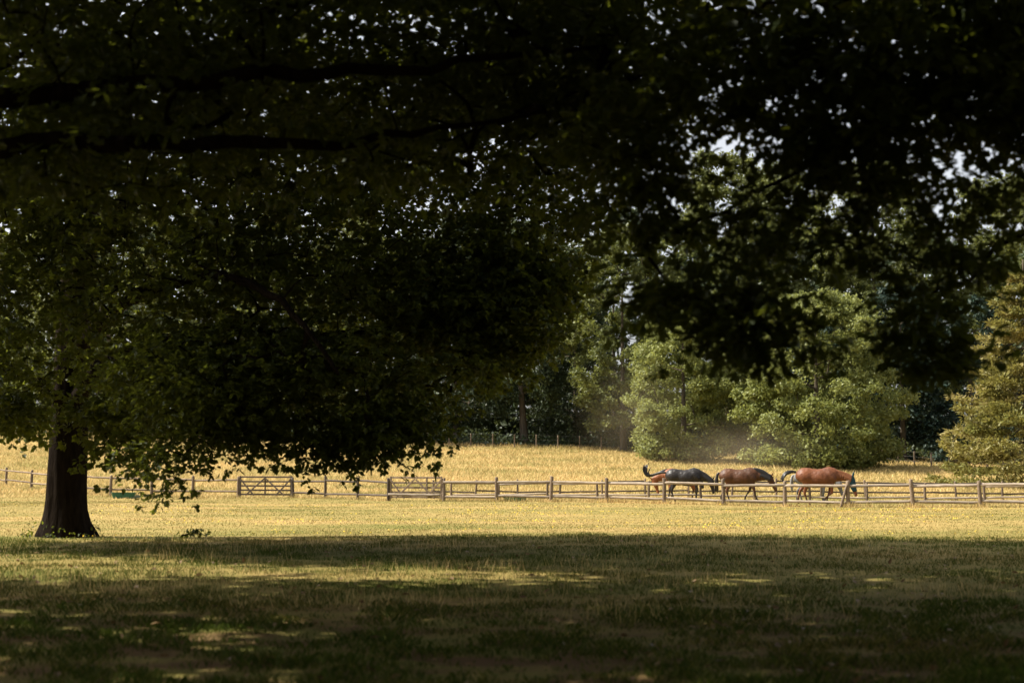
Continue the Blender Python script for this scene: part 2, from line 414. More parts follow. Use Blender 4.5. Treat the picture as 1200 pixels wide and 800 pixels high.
def rosettes(rng, centres, twigs, leaves, spread, size, template, droop=0.25, name='l', flat=0.55):
    """every clump: several twig tips, each a whorl of leaves"""
    n = len(centres)
    tip = centres[:, None] + rng.normal(size=(n, twigs, 3)) * np.array([spread, spread, spread * flat])
    tip[..., 2] -= droop * spread * rng.random((n, twigs))
    out = norm(tip - centres[:, None]); tip = tip.reshape(-1, 3); out = out.reshape(-1, 3)
    m = len(tip); d = norm(rng.normal(size=(m, leaves, 3)) * np.array([1, 1, 0.5]) + out[:, None] * 0.9 + np.array([0, 0, -0.25]))
    nr = norm(rng.normal(size=(m, leaves, 3)) * 0.55 + np.array([0, 0, 1.0]))
    pos = tip[:, None] + d * size * 0.12 * rng.random((m, leaves, 1)) + rng.normal(size=(m, leaves, 3)) * size * 0.25
    k = m * leaves; sz = size * (0.65 + 0.6 * rng.random(k))
    tint = np.clip(np.repeat(rng.random(n), twigs * leaves) * 0.5 + rng.random(k) * 0.5, 0, 1)
    return leaf_mesh(name, pos.reshape(-1, 3), d.reshape(-1, 3), nr.reshape(-1, 3), sz, template, tint)

def finish_tree(name, base, g, crown_parts, leafm, barkm, label, group=None, split=False):
    root = empty(name, base); tag(root, label, 'tree', group)
    b = np.array(base)
    v, l, c, t = g.limbs[0]; tr = link('trunk', mesh_np('trunk', v - b, l, c, True), barkm, root)
    rest = [g.twigs]
    if split:      # main limbs one by one, each a piece of the trunk
        for v, l, c, t in g.limbs[1:]: link('limb', mesh_np('limb', v - b, l, c, True), barkm, tr)
    else: rest = g.limbs[1:] + rest
    v, l, c, t = merge(rest); tag(link('branches', mesh_np('branches', v - b, l, c, True), barkm, root), kind='stuff')
    v, l, c, t = merge(crown_parts); o2 = link('crown', mesh_np('crown', v - b, l, c, False, t), leafm, root)
    return root

# --- the oak whose trunk stands in the picture
def oak_a():
    rng = np.random.default_rng(21); g = Grow(rng)
    bx, by = -10.6, 34.0; bz = gz(bx, by)
    def flare(th, i):
        zf = i / 29.0 * 10.0
        return 1 + 0.66 * math.exp(-max(zf - 0.2, 0) / 0.48) * (1 + 0.55 * np.cos(th - 0.1) + 0.16 * np.cos(5 * th + 1)) + 0.05 * np.sin(3 * th + zf) + 0.03 * np.sin(7 * th - zf * 1.3) + 0.022 * np.sin(13 * th + 1.7 * math.sin(zf * 1.1)) + 0.015 * np.sin(19 * th - 2.0 * math.sin(zf * 0.9))
    g.limb([(bx, by, bz - 0.25), (bx + 0.02, by, bz + 2), (bx + 0.08, by - 0.05, bz + 5), (bx + 0.3, by - 0.2, bz + 8), (bx + 0.2, by - 0.6, bz + 10)], 0.455, 0.34, 30, 48, flare)
    top = (bx + 0.2, by - 0.6, bz + 9.6)
    L = g.limb
    L([(bx, by, 3.2), (-9.0, 32, 4.0), (-6.5, 29.5, 4.4), (-3.5, 28.5, 4.3), (-0.6, 28.5, 4.6)], 0.20, 0.04, 26, 8, None, 0.05)
    L([(bx, by, 2.9), (-10.9, 32, 3.6), (-11.5, 29, 3.9), (-12, 26, 3.6)], 0.17, 0.04, 20, 8, None, 0.04)
    L([(bx, by, 4.2), (-8.5, 31, 5.2), (-6, 27.5, 5.3), (-4.2, 25.5, 4.6), (-3, 24.5, 3.2)], 0.18, 0.03, 26, 8, None, 0.05)
    L([(bx, by, 6.4), (-8, 32, 8.0), (-4, 31, 8.9), (0, 30.5, 9.6), (3.5, 30, 10.8)], 0.24, 0.05, 28, 8, None, 0.06)
    L([(bx, by, 7.0), (-12, 31, 8.4), (-14, 28, 9.2), (-16, 25, 9.4)], 0.22, 0.05, 22, 8, None, 0.05)
    L([top, (-9, 32, 12.5), (-6, 31, 15), (-4, 31, 17.5)], 0.30, 0.06, 20, 8, None, 0.06)
    L([top, (-11.5, 31.5, 13.5), (-12.5, 30, 17), (-12.5, 29, 20)], 0.28, 0.06, 20, 8, None, 0.06)
    L([top, (-7.5, 30, 11.5), (-3.5, 28, 13.5), (0.5, 27.5, 14.5)], 0.22, 0.05, 20, 8, None, 0.06)
    lobes = [  # x, y, z, rx, ry, rz, clumps : the leafage that hangs in view
        (-5.0, 29.0, 5.6, 5.6, 3.4, 2.2, 620), (-4.3, 27.2, 3.5, 4.0, 2.2, 0.75, 250), (-0.8, 28.8, 5.0, 2.2, 2.0, 1.4, 270), (0.5, 28.8, 5.2, 1.0, 1.0, 0.7, 50), (-0.3, 28.6, 3.75, 0.8, 0.8, 0.4, 26),
        (-4.2, 26.5, 2.55, 3.0, 1.4, 0.55, 65), (-2.8, 26.4, 2.05, 1.0, 0.7, 0.45, 22), (-5.9, 26.3, 2.0, 0.7, 0.5, 0.40, 14),
        (-11.3, 29.0, 4.1, 3.2, 3.2, 1.3, 130), (-10.6, 29.5, 2.8, 0.8, 0.8, 0.5, 26),
        (-11.2, 31.0, 2.75, 1.2, 0.8, 0.5, 46), (-8.3, 30.0, 2.65, 1.0, 0.8, 0.55, 46), (-7.9, 29.0, 2.05, 0.6, 0.5, 0.40, 16), (-2.1, 27.0, 2.35, 0.9, 0.7, 0.55, 44), (-3.7, 26.6, 2.15, 1.4, 0.7, 0.45, 44), (-5.2, 27.0, 2.7, 1.2, 0.8, 0.5, 40),
        (-6.3, 25.0, 1.75, 0.35, 0.3, 0.40, 7), (-5.75, 24.8, 1.15, 0.22, 0.2, 0.22, 3), (-6.0, 25.5, 3.0, 1.2, 1.0, 0.7, 30),
        (-4.5, 30.0, 8.8, 7.2, 3.2, 2.0, 760), (-11.5, 29.5, 7.6, 4.5, 3.6, 2.6, 450), (1.5, 30.0, 9.8, 3.0, 2.6, 1.4, 150), (0.6, 29.0, 6.9, 1.8, 1.8, 1.3, 110)]
    C = in_lobes(rng, lobes)
    high = [(-10, 28.2, 14.5, 8.5, 4.6, 4.0, 620), (-1.0, 28.6, 13.4, 6.5, 3.8, 2.2, 420), (-11, 28, 18.5, 6, 4, 3.0, 220), (-2, 24.0, 12.2, 8, 2.2, 1.5, 110)]
    H = in_lobes(rng, high)
    g.reach(np.concatenate([C, H]), 0.55)
    near = C[:, 1] < 26.8
    parts = [rosettes(rng, C[near], 8, 8, 0.33, 0.118, LEAF_SIMPLE), rosettes(rng, C[~near], 8, 7, 0.35, 0.140, LEAF_QUAD), rosettes(rng, H, 6, 5, 0.60, 0.38, LEAF_QUAD)]
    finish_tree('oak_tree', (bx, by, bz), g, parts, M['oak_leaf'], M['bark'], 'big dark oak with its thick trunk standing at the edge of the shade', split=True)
oak_a()

# --- the oak just out of the picture on the near side whose limbs reach across the top
def oak_b():
    rng = np.random.default_rng(33); g = Grow(rng)
    bx, by = -10.0, 15.5; bz = gz(bx, by)
    g.limb([(bx, by, bz - 0.2), (bx, by, 3), (bx + 0.2, by, 6), (bx + 0.1, by, 10), (bx + 0.4, by + 0.3, 15)], 0.55, 0.20, 26, 14, lambda th, i: 1 + 0.4 * math.exp(-i / 2.0))
    L = g.limb
    L([(bx, by, 4.3), (-7, 13.2, 4.85), (-4.5, 12.6, 4.92), (-2.4, 12.4, 5.05), (-0.9, 12.6, 5.2), (0.9, 13.3, 5.6)], 0.15, 0.02, 34, 10, None, 0.025)
    L([(bx, by, 3.7), (-7, 13.2, 4.25), (-4.5, 12.4, 4.42), (-2.6, 12.2, 4.40), (-1.3, 12.5, 4.50), (0.3, 13.2, 4.95)], 0.14, 0.015, 34, 10, None, 0.025)
    L([(bx, by, 6), (-7.5, 17.5, 8), (-4, 19, 9.5), (0, 20, 10.6), (4, 20.5, 11)], 0.2, 0.04, 26, 8, None, 0.05)
    L([(bx, by, 8), (-7, 14, 10.5), (-3, 12, 12), (2, 12, 13)], 0.2, 0.04, 24, 8, None, 0.05)
    L([(bx, by, 7), (-12, 11, 10), (-12, 7, 12)], 0.18, 0.04, 20, 8, None, 0.05)
    lobes = [(-2.6, 14.5, 6.0, 4.6, 2.4, 0.9, 290), (-3.6, 13.0, 4.7, 2.6, 1.6, 0.6, 90), (0.8, 14.3, 5.7, 2.0, 1.8, 0.8, 120),
             (-0.6, 15.0, 4.9, 1.6, 1.2, 0.5, 44), (-3.0, 16.5, 7.0, 5, 2, 1.0, 180)]
    C = in_lobes(rng, lobes)
    high = [(-8, 16, 13, 8, 6.5, 4.5, 470), (-1, 17.5, 11.5, 6.5, 5.5, 2.4, 330), (-10, 9, 12, 7, 5.5, 3.5, 330), (0, 8, 10.5, 6, 5, 2.5, 260), (-16, 18.6, 12, 7, 2.8, 3, 130)]
    H = in_lobes(rng, high)
    sun_gap = (np.abs(H[:, 1] - 15.7) < 0.95) | (np.abs(H[:, 1] - 12.0) < 0.6); H = H[~(sun_gap & (rng.random(len(H)) < 0.8))]   # clumps cleared from the unseen crown so sun streaks reach the ground
    g.reach(np.concatenate([C, H]), 0.5)
    near = C[:, 1] < 13.4
    parts = [rosettes(rng, C[near], 7, 6, 0.30, 0.120, LEAF_LOBED), rosettes(rng, C[~near], 7, 6, 0.30, 0.120, LEAF_SIMPLE), rosettes(rng, H, 6, 5, 0.62, 0.40, LEAF_QUAD)]
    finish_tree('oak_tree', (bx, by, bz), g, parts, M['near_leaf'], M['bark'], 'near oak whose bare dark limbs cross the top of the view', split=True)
oak_b()

# --- the oak on the other side whose sprays hang down in front of the wood
def oak_c():
    rng = np.random.default_rng(45); g = Grow(rng)
    bx, by = 9.6, 15.0; bz = gz(bx, by)
    g.limb([(bx, by, bz - 0.2), (bx, by, 3), (bx - 0.1, by, 6), (bx - 0.3, by, 9.5), (bx - 0.2, by, 12)], 0.42, 0.15, 24, 14, lambda th, i: 1 + 0.4 * math.exp(-i / 2.0))
    L = g.limb
    L([(bx, by, 3.6), (7, 14.0, 4.9), (4.8, 13.2, 4.9), (3.0, 12.8, 4.5), (1.5, 12.8, 3.7)], 0.07, 0.012, 28, 8, None, 0.03)
    L([(bx, by, 4.4), (7, 12.6, 5.6), (4.5, 12.0, 5.7), (2.2, 12, 5.6)], 0.11, 0.02, 26, 8, None, 0.03)
    L([(bx, by, 3.4), (6.5, 12.6, 4.1), (4.9, 12.1, 3.9), (3.7, 12.0, 3.1)], 0.09, 0.015, 24, 8, None, 0.03)
    L([(bx, by, 6), (6.5, 16, 8), (3, 17.5, 9), (0, 18, 9.6)], 0.13, 0.03, 22, 8, None, 0.05)
    lobes = [(3.0, 12.4, 5.15, 2.3, 1.4, 0.75, 160), (2.2, 12.4, 3.45, 0.95, 0.5, 0.60, 24), (2.1, 12.2, 2.80, 0.5, 0.4, 0.30, 20), (1.5, 12.8, 3.1, 0.45, 0.5, 0.30, 12),
             (3.55, 12.0, 3.30, 0.55, 0.4, 0.80, 22), (3.45, 11.9, 2.62, 0.30, 0.3, 0.25, 11), (4.5, 12.2, 4.15, 0.6, 0.5, 0.45, 14), (2.9, 12.4, 4.0, 1.3, 0.5, 0.4, 16),
             (4.6, 12.8, 5.4, 1.6, 1.5, 0.9, 80), (3.2, 12.4, 4.5, 1.0, 0.7, 0.35, 22), (4.4, 12.5, 4.65, 0.7, 0.6, 0.35, 18), (1.0, 13.2, 4.55, 0.8, 0.8, 0.4, 24), (1.25, 13.0, 3.95, 0.6, 0.5, 0.40, 17), (2.7, 12.5, 4.4, 1.3, 0.6, 0.45, 26)]
    C = in_lobes(rng, lobes)
    for hx, hy, hz, hr in ((2.0, 12.4, 4.35, 0.42), (3.9, 12.2, 4.40, 0.30), (3.55, 12.2, 3.95, 0.24), (2.75, 12.3, 4.05, 0.25)):   # thin places in the crown
        C = C[np.hypot((C[:, 0] - hx), (C[:, 2] - hz) * 1.3) > hr]
    high = [(6, 16, 9.5, 5.5, 4.5, 2.6, 260), (9, 11, 10, 5, 5, 2.5, 200), (6, 6, 8.5, 5, 4, 2.2, 160)]
    H = in_lobes(rng, high)
    g.reach(np.concatenate([C, H]), 0.4, twig=0.004)
    parts = [rosettes(rng, C, 8, 6, 0.22, 0.125, LEAF_LOBED), rosettes(rng, H, 6, 5, 0.62, 0.40, LEAF_QUAD)]
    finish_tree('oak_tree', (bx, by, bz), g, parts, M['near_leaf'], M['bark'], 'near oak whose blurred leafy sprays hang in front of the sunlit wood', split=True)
oak_c()

# --- trees of the wood beyond the meadow
def wood_tree(x, y, height, half, low, leafm, label, seed, clumps=110, per=190, size=0.34, spread=0.95, group=None, trunk_r=0.3, shape=1.0, lean=0.0, dome=False):
    """low: height where leaves begin; half: crown radius"""
    rng = np.random.default_rng(seed); g = Grow(rng); bz = gz(x, y)
    top = height * 0.8
    g.limb([(x, y, bz - 0.3), (x + lean * 0.4, y, bz + height * 0.3), (x + lean, y + 0.2, bz + height * 0.55), (x + lean, y, bz + top)], trunk_r, 0.06, 16, 8, lambda th, i: 1 + 0.4 * math.exp(-i / 1.0))
    n = clumps; u = rng.random(n); th = rng.random(n) * 2 * np.pi
    prof = np.maximum(np.sin(np.pi * np.clip(0.10 + 0.86 * u, 0, 1) ** shape) ** 0.55, 0.72 * (u < 0.3) * (low < 1.2))
    if dome: u = u ** 1.15; prof = np.sqrt(np.clip(1 - np.abs(1.75 * u - 0.78) ** 2.6, 0.02, 1))
    rr = half * prof * (0.35 + 0.65 * rng.random(n) ** 0.45) * (1 + 0.18 * np.sin(3 * th + seed) + 0.12 * np.sin(7 * u * 3 + th * 2))
    C = np.stack([x + lean * u + rr * np.cos(th), y + rr * np.sin(th), bz + low + (height - low) * u], -1)
    g.reach(C, 1.3, twig=0.018, expo=0.4, rmax=trunk_r * 0.6)
    q = norm(rng.normal(size=(n, per, 3))); rad = rng.random((n, per, 1)) ** 0.5
    sp = spread * (0.7 + 0.6 * rng.random((n, 1, 1)))
    pos = C[:, None] + q * rad * sp * np.array([1, 1, 0.62]); pos[..., 2] += -0.10 * sp[..., 0] * (rad[..., 0] * np.hypot(q[..., 0], q[..., 1])) ** 2
    pos = pos.reshape(-1, 3); q = q.reshape(-1, 3); k = n * per
    nr = norm(q * 0.7 + rng.normal(size=(k, 3)) * 0.55 + np.array([0, 0, 0.55])); d = rng.normal(size=(k, 3))
    tint = np.clip(np.repeat(rng.random(n), per) * 0.55 + rng.random(k) * 0.45, 0, 1)
    parts = [leaf_mesh('c', pos, d, nr, size * (0.6 + 0.8 * rng.random(k)), LEAF_QUAD, tint)]
    return finish_tree(name_of(leafm), (x, y, bz), g, parts, leafm, M['far_bark'], label, group)

def name_of(m): return 'broadleaf_tree' if 'conifer' not in m.name else 'dark_conifer'

wood_tree(25.3, 118, 14.2, 7.0, 0.15, M['leaf_olive'], 'broad rounded sunlit tree straight behind the chestnut horse', 101, 340, 180, 0.27, 1.0, dome=True)
wood_tree(15.2, 126, 13.2, 5.0, 0.15, M['leaf_olive'], 'bushy olive tree with low leaves behind the black and brown horses', 102, 220, 190, 0.26, 0.95, dome=True)
wood_tree(11.0, 141, 22.0, 6.2, 2.5, M['leaf_mid'], 'tall grey-green tree rising between the shaded trees and the bushy olive tree', 103, 200, 180, 0.31, 1.0)
wood_tree(24.0, 158, 33.5, 7.5, 4.0, M['leaf_mid'], 'tallest tree of the wood, behind the broad rounded tree, top against the sky', 104, 240, 160, 0.39, 1.35, trunk_r=0.45)
wood_tree(38.5, 150, 31.0, 7.5, 8.0, M['leaf_mid'], 'high tree seen through the hanging sprays, between the rounded tree and the pine', 105, 220, 160, 0.39, 1.35, trunk_r=0.45)
wood_tree(51.0, 145, 28.5, 7.5, 4.0, M['leaf_mid'], 'high tree behind the ochre pine', 106, 190, 150, 0.42, 1.4)
wood_tree(31.5, 166, 34.0, 7.5, 3.0, M['leaf_mid'], 'high tree at the back between the two tallest crowns', 110, 190, 150, 0.44, 1.5, trunk_r=0.45)
wood_tree(1.3, 147, 17.5, 6.0, 3.6, M['leaf_shaded'], 'shaded tree with a bare dark trunk beside the far wire fence', 107, 130, 190, 0.30, 1.1, trunk_r=0.42, lean=-0.8)
wood_tree(-6.0, 152, 22.0, 6.5, 1.5, M['leaf_shaded'], 'dark bushy tree at the edge of the big oak crown', 108, 140, 170, 0.33, 1.15)
wood_tree(7.0, 156, 22.0, 6.0, 0.5, M['leaf_shaded'], 'dusky tree filling the gap beside the tall grey-green tree', 109, 120, 170, 0.33, 1.1)
for i, (tx, ty, th_, hf) in enumerate([(-17, 148, 25, 7.5), (-29, 146, 28, 8.5), (-41, 144, 27, 8.5), (-53, 146, 26, 8.5)]):
    wood_tree(tx, ty, th_, hf, 1.0, M['leaf_mid'], ['sunlit woodland tree glimpsed through the big oak, third along from its trunk', 'sunlit woodland tree glimpsed through the big oak, second from its trunk',
              'woodland tree right behind the big oak trunk', 'woodland tree at the very left behind the big oak leaves'][i], 120 + i, 110, 95, 0.50, 1.4)
for i, (tx, ty, th_, hf) in enumerate([(31, 136, 15, 4.2), (36.5, 133, 16, 4.5), (42, 130, 15, 4.5)]):  # dark trees added where the wood shows only deep shade
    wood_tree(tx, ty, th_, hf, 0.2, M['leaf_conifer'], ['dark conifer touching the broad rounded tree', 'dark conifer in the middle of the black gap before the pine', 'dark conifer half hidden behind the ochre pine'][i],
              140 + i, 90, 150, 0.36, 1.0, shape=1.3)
for i in range(13):
    wood_tree(-75 + i * 13 + 3 * math.sin(i * 1.9), 194 + 5 * math.sin(i * 2.7), 31 + 2 * math.sin(i * 2.1), 9.0, -0.3, M['leaf_shaded'], 'dim tree in the deepest rank of the wood', 200 + i, 60, 70, 1.0, 2.3, 'deepest rank of the wood')
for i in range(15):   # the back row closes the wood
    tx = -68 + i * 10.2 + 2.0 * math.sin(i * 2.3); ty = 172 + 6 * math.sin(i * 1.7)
    wood_tree(tx, ty, 27 + 2 * math.sin(i * 3.1 + 1), 7.5, 0.2, M['leaf_shaded'], 'dense shadowy tree in the back row of the wood', 160 + i, 75, 75, 0.68, 1.8, 'back row of the wood')

# --- unseen trees added behind the viewer to block sky light and deepen the shade
def shade_tree(x, y, height, half, label, seed):
    rng = np.random.default_rng(seed); g = Grow(rng); bz = gz(x, y)
    g.limb([(x, y, bz - 0.3), (x, y, height * 0.3), (x + 0.3, y, height * 0.6), (x, y, height * 0.85)], 0.45, 0.08, 16, 10, lambda th, i: 1 + 0.4 * math.exp(-i / 1.0))
    C = in_lobes(rng, [(x, y, height * 0.58, half, half, height * 0.40, 170), (x, y, height * 0.30, half * 0.9, half * 0.9, height * 0.16, 90)])
    g.reach(C, 1.0, twig=0.012)
    finish_tree('oak_tree', (x, y, bz), g, [rosettes(rng, C, 6, 5, 0.9, 0.66, LEAF_QUAD)], M['oak_leaf'], M['bark'], label, 'unseen oaks added for shade behind the viewer')
for gx, gy, gl in [(-14, -3, 'unseen oak added for shade behind the viewer, in line with the big oak'), (-3, -9, 'unseen oak added for shade straight behind the viewer'), (8, -7, 'unseen oak added for shade behind the viewer, in line with the horses'),
                   (16, 3, 'unseen oak added for shade beside the viewer, nearer than the hanging sprays'), (-24, 9, 'unseen oak added for shade outside the view, beyond the near oak'), (-12, -19, 'unseen oak added for shade in the second rank behind the viewer, on the big oak side'), (6, -22, 'unseen oak added for shade in the second rank behind the viewer, on the pine side')]:
    shade_tree(gx, gy, 18 + (gx * 7 % 4), 8.0, gl, 301 + int(gx) + 40)

# --- the ochre pine at the meadow edge
def pine():
    rng = np.random.default_rng(77); g = Grow(rng); x, y = 32.6, 90.0; bz = gz(x, y); H = 14.5
    g.limb([(x, y, bz - 0.3), (x, y, bz + 5), (x + 0.1, y, bz + 11), (x, y, bz + H)], 0.34, 0.04, 20, 10)
    pos, dr, nr, tn = [], [], [], []
    for k in range(126):
        w_, b_ = divmod(k, 7); u = (w_ + 0.25 * rng.random()) / 18; z0 = bz + 0.7 + (H - 1.2) * u
        L = (6.1 * (1 - u) ** 0.8 + 0.5) * (0.62 + 0.5 * rng.random()); a = b_ * 0.8976 + w_ * 0.5 + rng.normal(0, 0.2)
        out = np.array([math.cos(a), math.sin(a), 0])
        pts = [np.array([x, y, z0]) + out * L * f + np.array([0, 0, L * (-0.20 * f + 0.20 * f ** 3)]) for f in (0, 0.35, 0.7, 1.0)]
        g.limb(pts, 0.05 * (1 - 0.6 * u), 0.01, 8, 5)
        cl = spline(pts, 30)
        tnt = rng.random()
        m = int(34 + 190 * (1 - u)); f = 0.25 + 0.75 * rng.random(m) ** 0.8
        c = cl[np.minimum((f * 29).astype(int), 29)]
        side = np.cross(out, [0, 0, 1.0]); w = rng.normal(0, 1, m) * L * 0.16 * (1.15 - 0.7 * f)
        c = c + side * w[:, None] + rng.normal(0, 0.07, (m, 3)) + np.array([0, 0, -0.12]) * np.abs(w)[:, None]
        dirs = norm(out * 0.8 + side * np.sign(w)[:, None] * 0.5 + np.array([0, 0, 0.15]) + rng.normal(0, 0.5, (m, 3)))
        pos.append(c); dr.append(dirs); nr.append(norm(rng.normal(0, 0.6, (m, 3)) + np.array([0, 0, 1.0]))); tn.append(np.clip(0.6 * tnt + 0.4 * rng.random(m), 0, 1))
    pos, dr, nr, tn = map(np.concatenate, (pos, dr, nr, tn))
    NEEDLE = (np.array([[0, 0, 0], [0.45, 0.20, 0.03], [1.0, 0, 0.06], [0.45, -0.20, 0.03]]), [[0, 3, 2, 1]])
    rep = 3
    P = np.concatenate([pos + rng.normal(0, 0.09, pos.shape) for _ in range(rep)]); D = np.concatenate([norm(dr + rng.normal(0, 0.35, dr.shape)) for _ in range(rep)])
    parts = [leaf_mesh('n', P, D, np.concatenate([nr] * rep), 0.20 + 0.18 * rng.random(len(P)), NEEDLE, np.concatenate([tn] * rep))]
    g.twigs = g.limbs.pop()
    finish_tree('pine_tree', (x, y, bz), g, parts, M['leaf_pine'], M['far_bark'], 'ochre-green pine with tiered drooping boughs at the meadow edge')
pine()

# scrub along the foot of the wood
def scrub():
    rng = np.random.default_rng(88); n = 700
    x = rng.uniform(-70, 75, n); y = rng.uniform(143, 168, n) - np.clip((x - 20) * 0.35, 0, 14); s = rng.uniform(0.5, 1.5, n) * (1 + 1.3 * smooth((y - 150) / 14))
    per = 55; q = norm(rng.normal(size=(n, per, 3))); q[..., 2] = np.abs(q[..., 2])
    pos = np.stack([x, y, ground_z(x, y)], -1)[:, None] + q * s[:, None, None] * rng.random((n, per, 1)) ** 0.4 * np.array([1.5, 1.2, 1.0])
    k = n * per; pos = pos.reshape(-1, 3)
    n2 = 400; x2 = rng.uniform(-75, 85, n2); y2 = rng.uniform(163, 188, n2); q2 = norm(rng.normal(size=(n2, 40, 3))); q2[..., 2] = np.abs(q2[..., 2])
    pos2 = (np.stack([x2, y2, ground_z(x2, y2)], -1)[:, None] + q2 * rng.uniform(2.5, 5.5, (n2, 1, 1)) * rng.random((n2, 40, 1)) ** 0.4 * np.array([1.1, 1.0, 1.2])).reshape(-1, 3)
    v2 = leaf_mesh('s', pos2, rng.normal(size=(n2 * 40, 3)), norm(q2.reshape(-1, 3) + rng.normal(0, 0.5, (n2 * 40, 3))), 0.9 + 0.5 * rng.random(n2 * 40), LEAF_QUAD, rng.random(n2 * 40))
    v = leaf_mesh('s', pos, rng.normal(size=(k, 3)), norm(q.reshape(-1, 3) + rng.normal(0, 0.5, (k, 3))), 0.25 + 0.3 * rng.random(k), LEAF_QUAD, rng.random(k)); v = merge([v, v2])
    o = link('undergrowth', mesh_np('undergrowth', *v[:3], tint=v[3]), M['leaf_shaded'])
    tag(o, 'low dark scrub along the foot of the wood', 'undergrowth', kind='stuff')
scrub()

# ------------------------------------------------------------------ fences and gates
def cyl_post(name, h, r, sides=10, taper=0.93, wob=0.0):
    rng = np.random.default_rng(int(h * 1000 + r * 10000)); zs = [-0.25, 0, h * 0.4, h * 0.8, h - 0.02, h]; rr = [r, r, r * 0.985, r * taper, r * taper, r * taper * 0.8]
    return tube([(rng.normal(0, wob), rng.normal(0, wob), z) for z in zs], rr, sides, lambda th, i: 1 + 0.05 * np.sin(2 * th + i))

def half_round(r, flat=0.75):
    """rail along +x from 0 to 1"""
    n = 10; th = np.linspace(0, 2 * np.pi, n, endpoint=False); V = []; xs = np.linspace(0, 1, 7)
    rng = np.random.default_rng(int(r * 1e5))
    for xx in xs:
        o = rng.normal(0, r * 0.10, 2); V += [(xx, o[0] + math.cos(t) * r * flat, o[1] + math.sin(t) * r) for t in th]
    V = np.array(V); i = np.arange(len(V)).reshape(7, n)
    f = np.stack([i[:-1], i[1:], np.roll(i[1:], -1, 1), np.roll(i[:-1], -1, 1)], -1).reshape(-1, 4)
    return V, np.array(list(f.ravel()) + list(i[0]) + list(i[-1][::-1])), np.array([4] * len(f) + [n, n])

def box_np(sx, sy, sz, b=0.006):
    bm = bmesh.new(); bmesh.ops.create_cube(bm, size=1.0)
    for v in bm.verts: v.co = Vector((v.co.x * sx, v.co.y * sy, v.co.z * sz))
    bmesh.ops.bevel(bm, geom=bm.edges[:], offset=b, segments=1, affect='EDGES')
    me = bpy.data.meshes.new('board'); bm.to_mesh(me); bm.free(); return me

def make_fence(name, label, pts, post_h, post_r, rails, rail_r, mp, mr, cat='fence', skip=(), seed=0, group=None, extra=None):
    """pts: ground points of the posts; rails: heights; skip: spans left open for a gate"""
    rng = np.random.default_rng(seed + 5)
    b = (pts[0][0], pts[0][1], gz(*pts[0])); root = empty(name, b); tag(root, label, cat, group)
    pm = [mesh_np('post', *cyl_post('post', post_h * k, post_r, wob=0.006)[:3], True) for k in (0.97, 1.0, 1.03)]
    v = half_round(rail_r); rm = mesh_np('rail', *v, True)
    for i, (px, py) in enumerate(pts):
        link('post', pm[i % 3], mp, root, (px - b[0], py - b[1], gz(px, py) - b[2]), (rng.normal(0, 0.03), rng.normal(0, 0.03), rng.random() * 6.28))
    for i in range(len(pts) - 1):
        if i in skip: continue
        A, B = pts[i], pts[i + 1]
        for hgt in rails:
            a = Vector((A[0], A[1], gz(*A) + hgt + rng.normal(0, 0.028))); c = Vector((B[0], B[1], gz(*B) + hgt + rng.normal(0, 0.028)))
            d = c - a; L = d.length; d.normalize(); a = a - d * 0.02; L += 0.04
            rot = (rng.normal(0, 0.2), -math.asin(d.z), math.atan2(d.y, d.x))
            link('rail', rm, mr, root, a - Vector(b), rot, (L, 1, 1))
    return root

step = np.array([2.44, -0.94]); p0 = np.array([-0.7, 65.0])
front = [tuple(p0 + step * i) for i in range(-1, 11)]
make_fence('post_and_rail_fence', 'near paddock fence of round weathered posts and pale rails in front of the horses', front, 1.10, 0.085, (0.88, 0.21), 0.062, M['wood_post'], M['wood_pale'], seed=1)
# stub brace post leaning beside one post in front of the chestnut horse
br = link('brace_post', mesh_np('brace_post', *cyl_post('b', 0.95, 0.06, wob=0.004)[:3], True), M['wood_post'], None, (front[7][0] - 0.32, front[7][1] - 0.05, gz(*front[7])), (0, R(17), 0))
tag(br, 'short leaning prop against the fence post below the chestnut horse', 'post')

nrm = np.array([0.94, 2.44]) / 2.615
mid = [tuple(p0 + nrm * 4.6 + np.array([2.36, -0.84]) * (i + 0.32)) for i in range(-2, 11)]
make_fence('post_and_rail_fence', 'low rail fence just behind the horses', mid, 0.92, 0.06, (0.80, 0.26), 0.045, M['wood_post'], M['wood_pale'], seed=2)
back = [tuple(p0 + nrm * 8.4 + np.array([2.15, -0.30]) * (i + 0.05)) for i in range(-3, 13)]
make_fence('post_and_rail_fence', 'hindmost paddock fence with dark lower rails before the hay meadow', back, 0.95, 0.055, (0.82, 0.34), 0.042, M['wood_post'], M['wood_dark'], seed=3)
left1 = [(-5.8, 67.0), (-7.5, 69.5), (-9.4, 72.0), (-11.25, 73.6)]
make_fence('post_and_rail_fence', 'short dark fence stretch between the two field gates', left1, 1.08, 0.075, (0.86, 0.26), 0.05, M['wood_dark'], M['wood_dark'], seed=4)
left2 = [(-14.3, 74.6), (-16.85, 75.5), (-19.2, 76.2), (-21.6, 77.0), (-24.0, 79.2), (-26.5, 82.5), (-28.9, 86.0), (-31.5, 89.0), (-34.0, 92.0), (-36.6, 95)]
make_fence('post_and_rail_fence', 'pale rail fence running off behind the big oak trunk', left2, 1.15, 0.085, (0.96, 0.36), 0.05, M['wood_post'], M['wood_post'], seed=5)

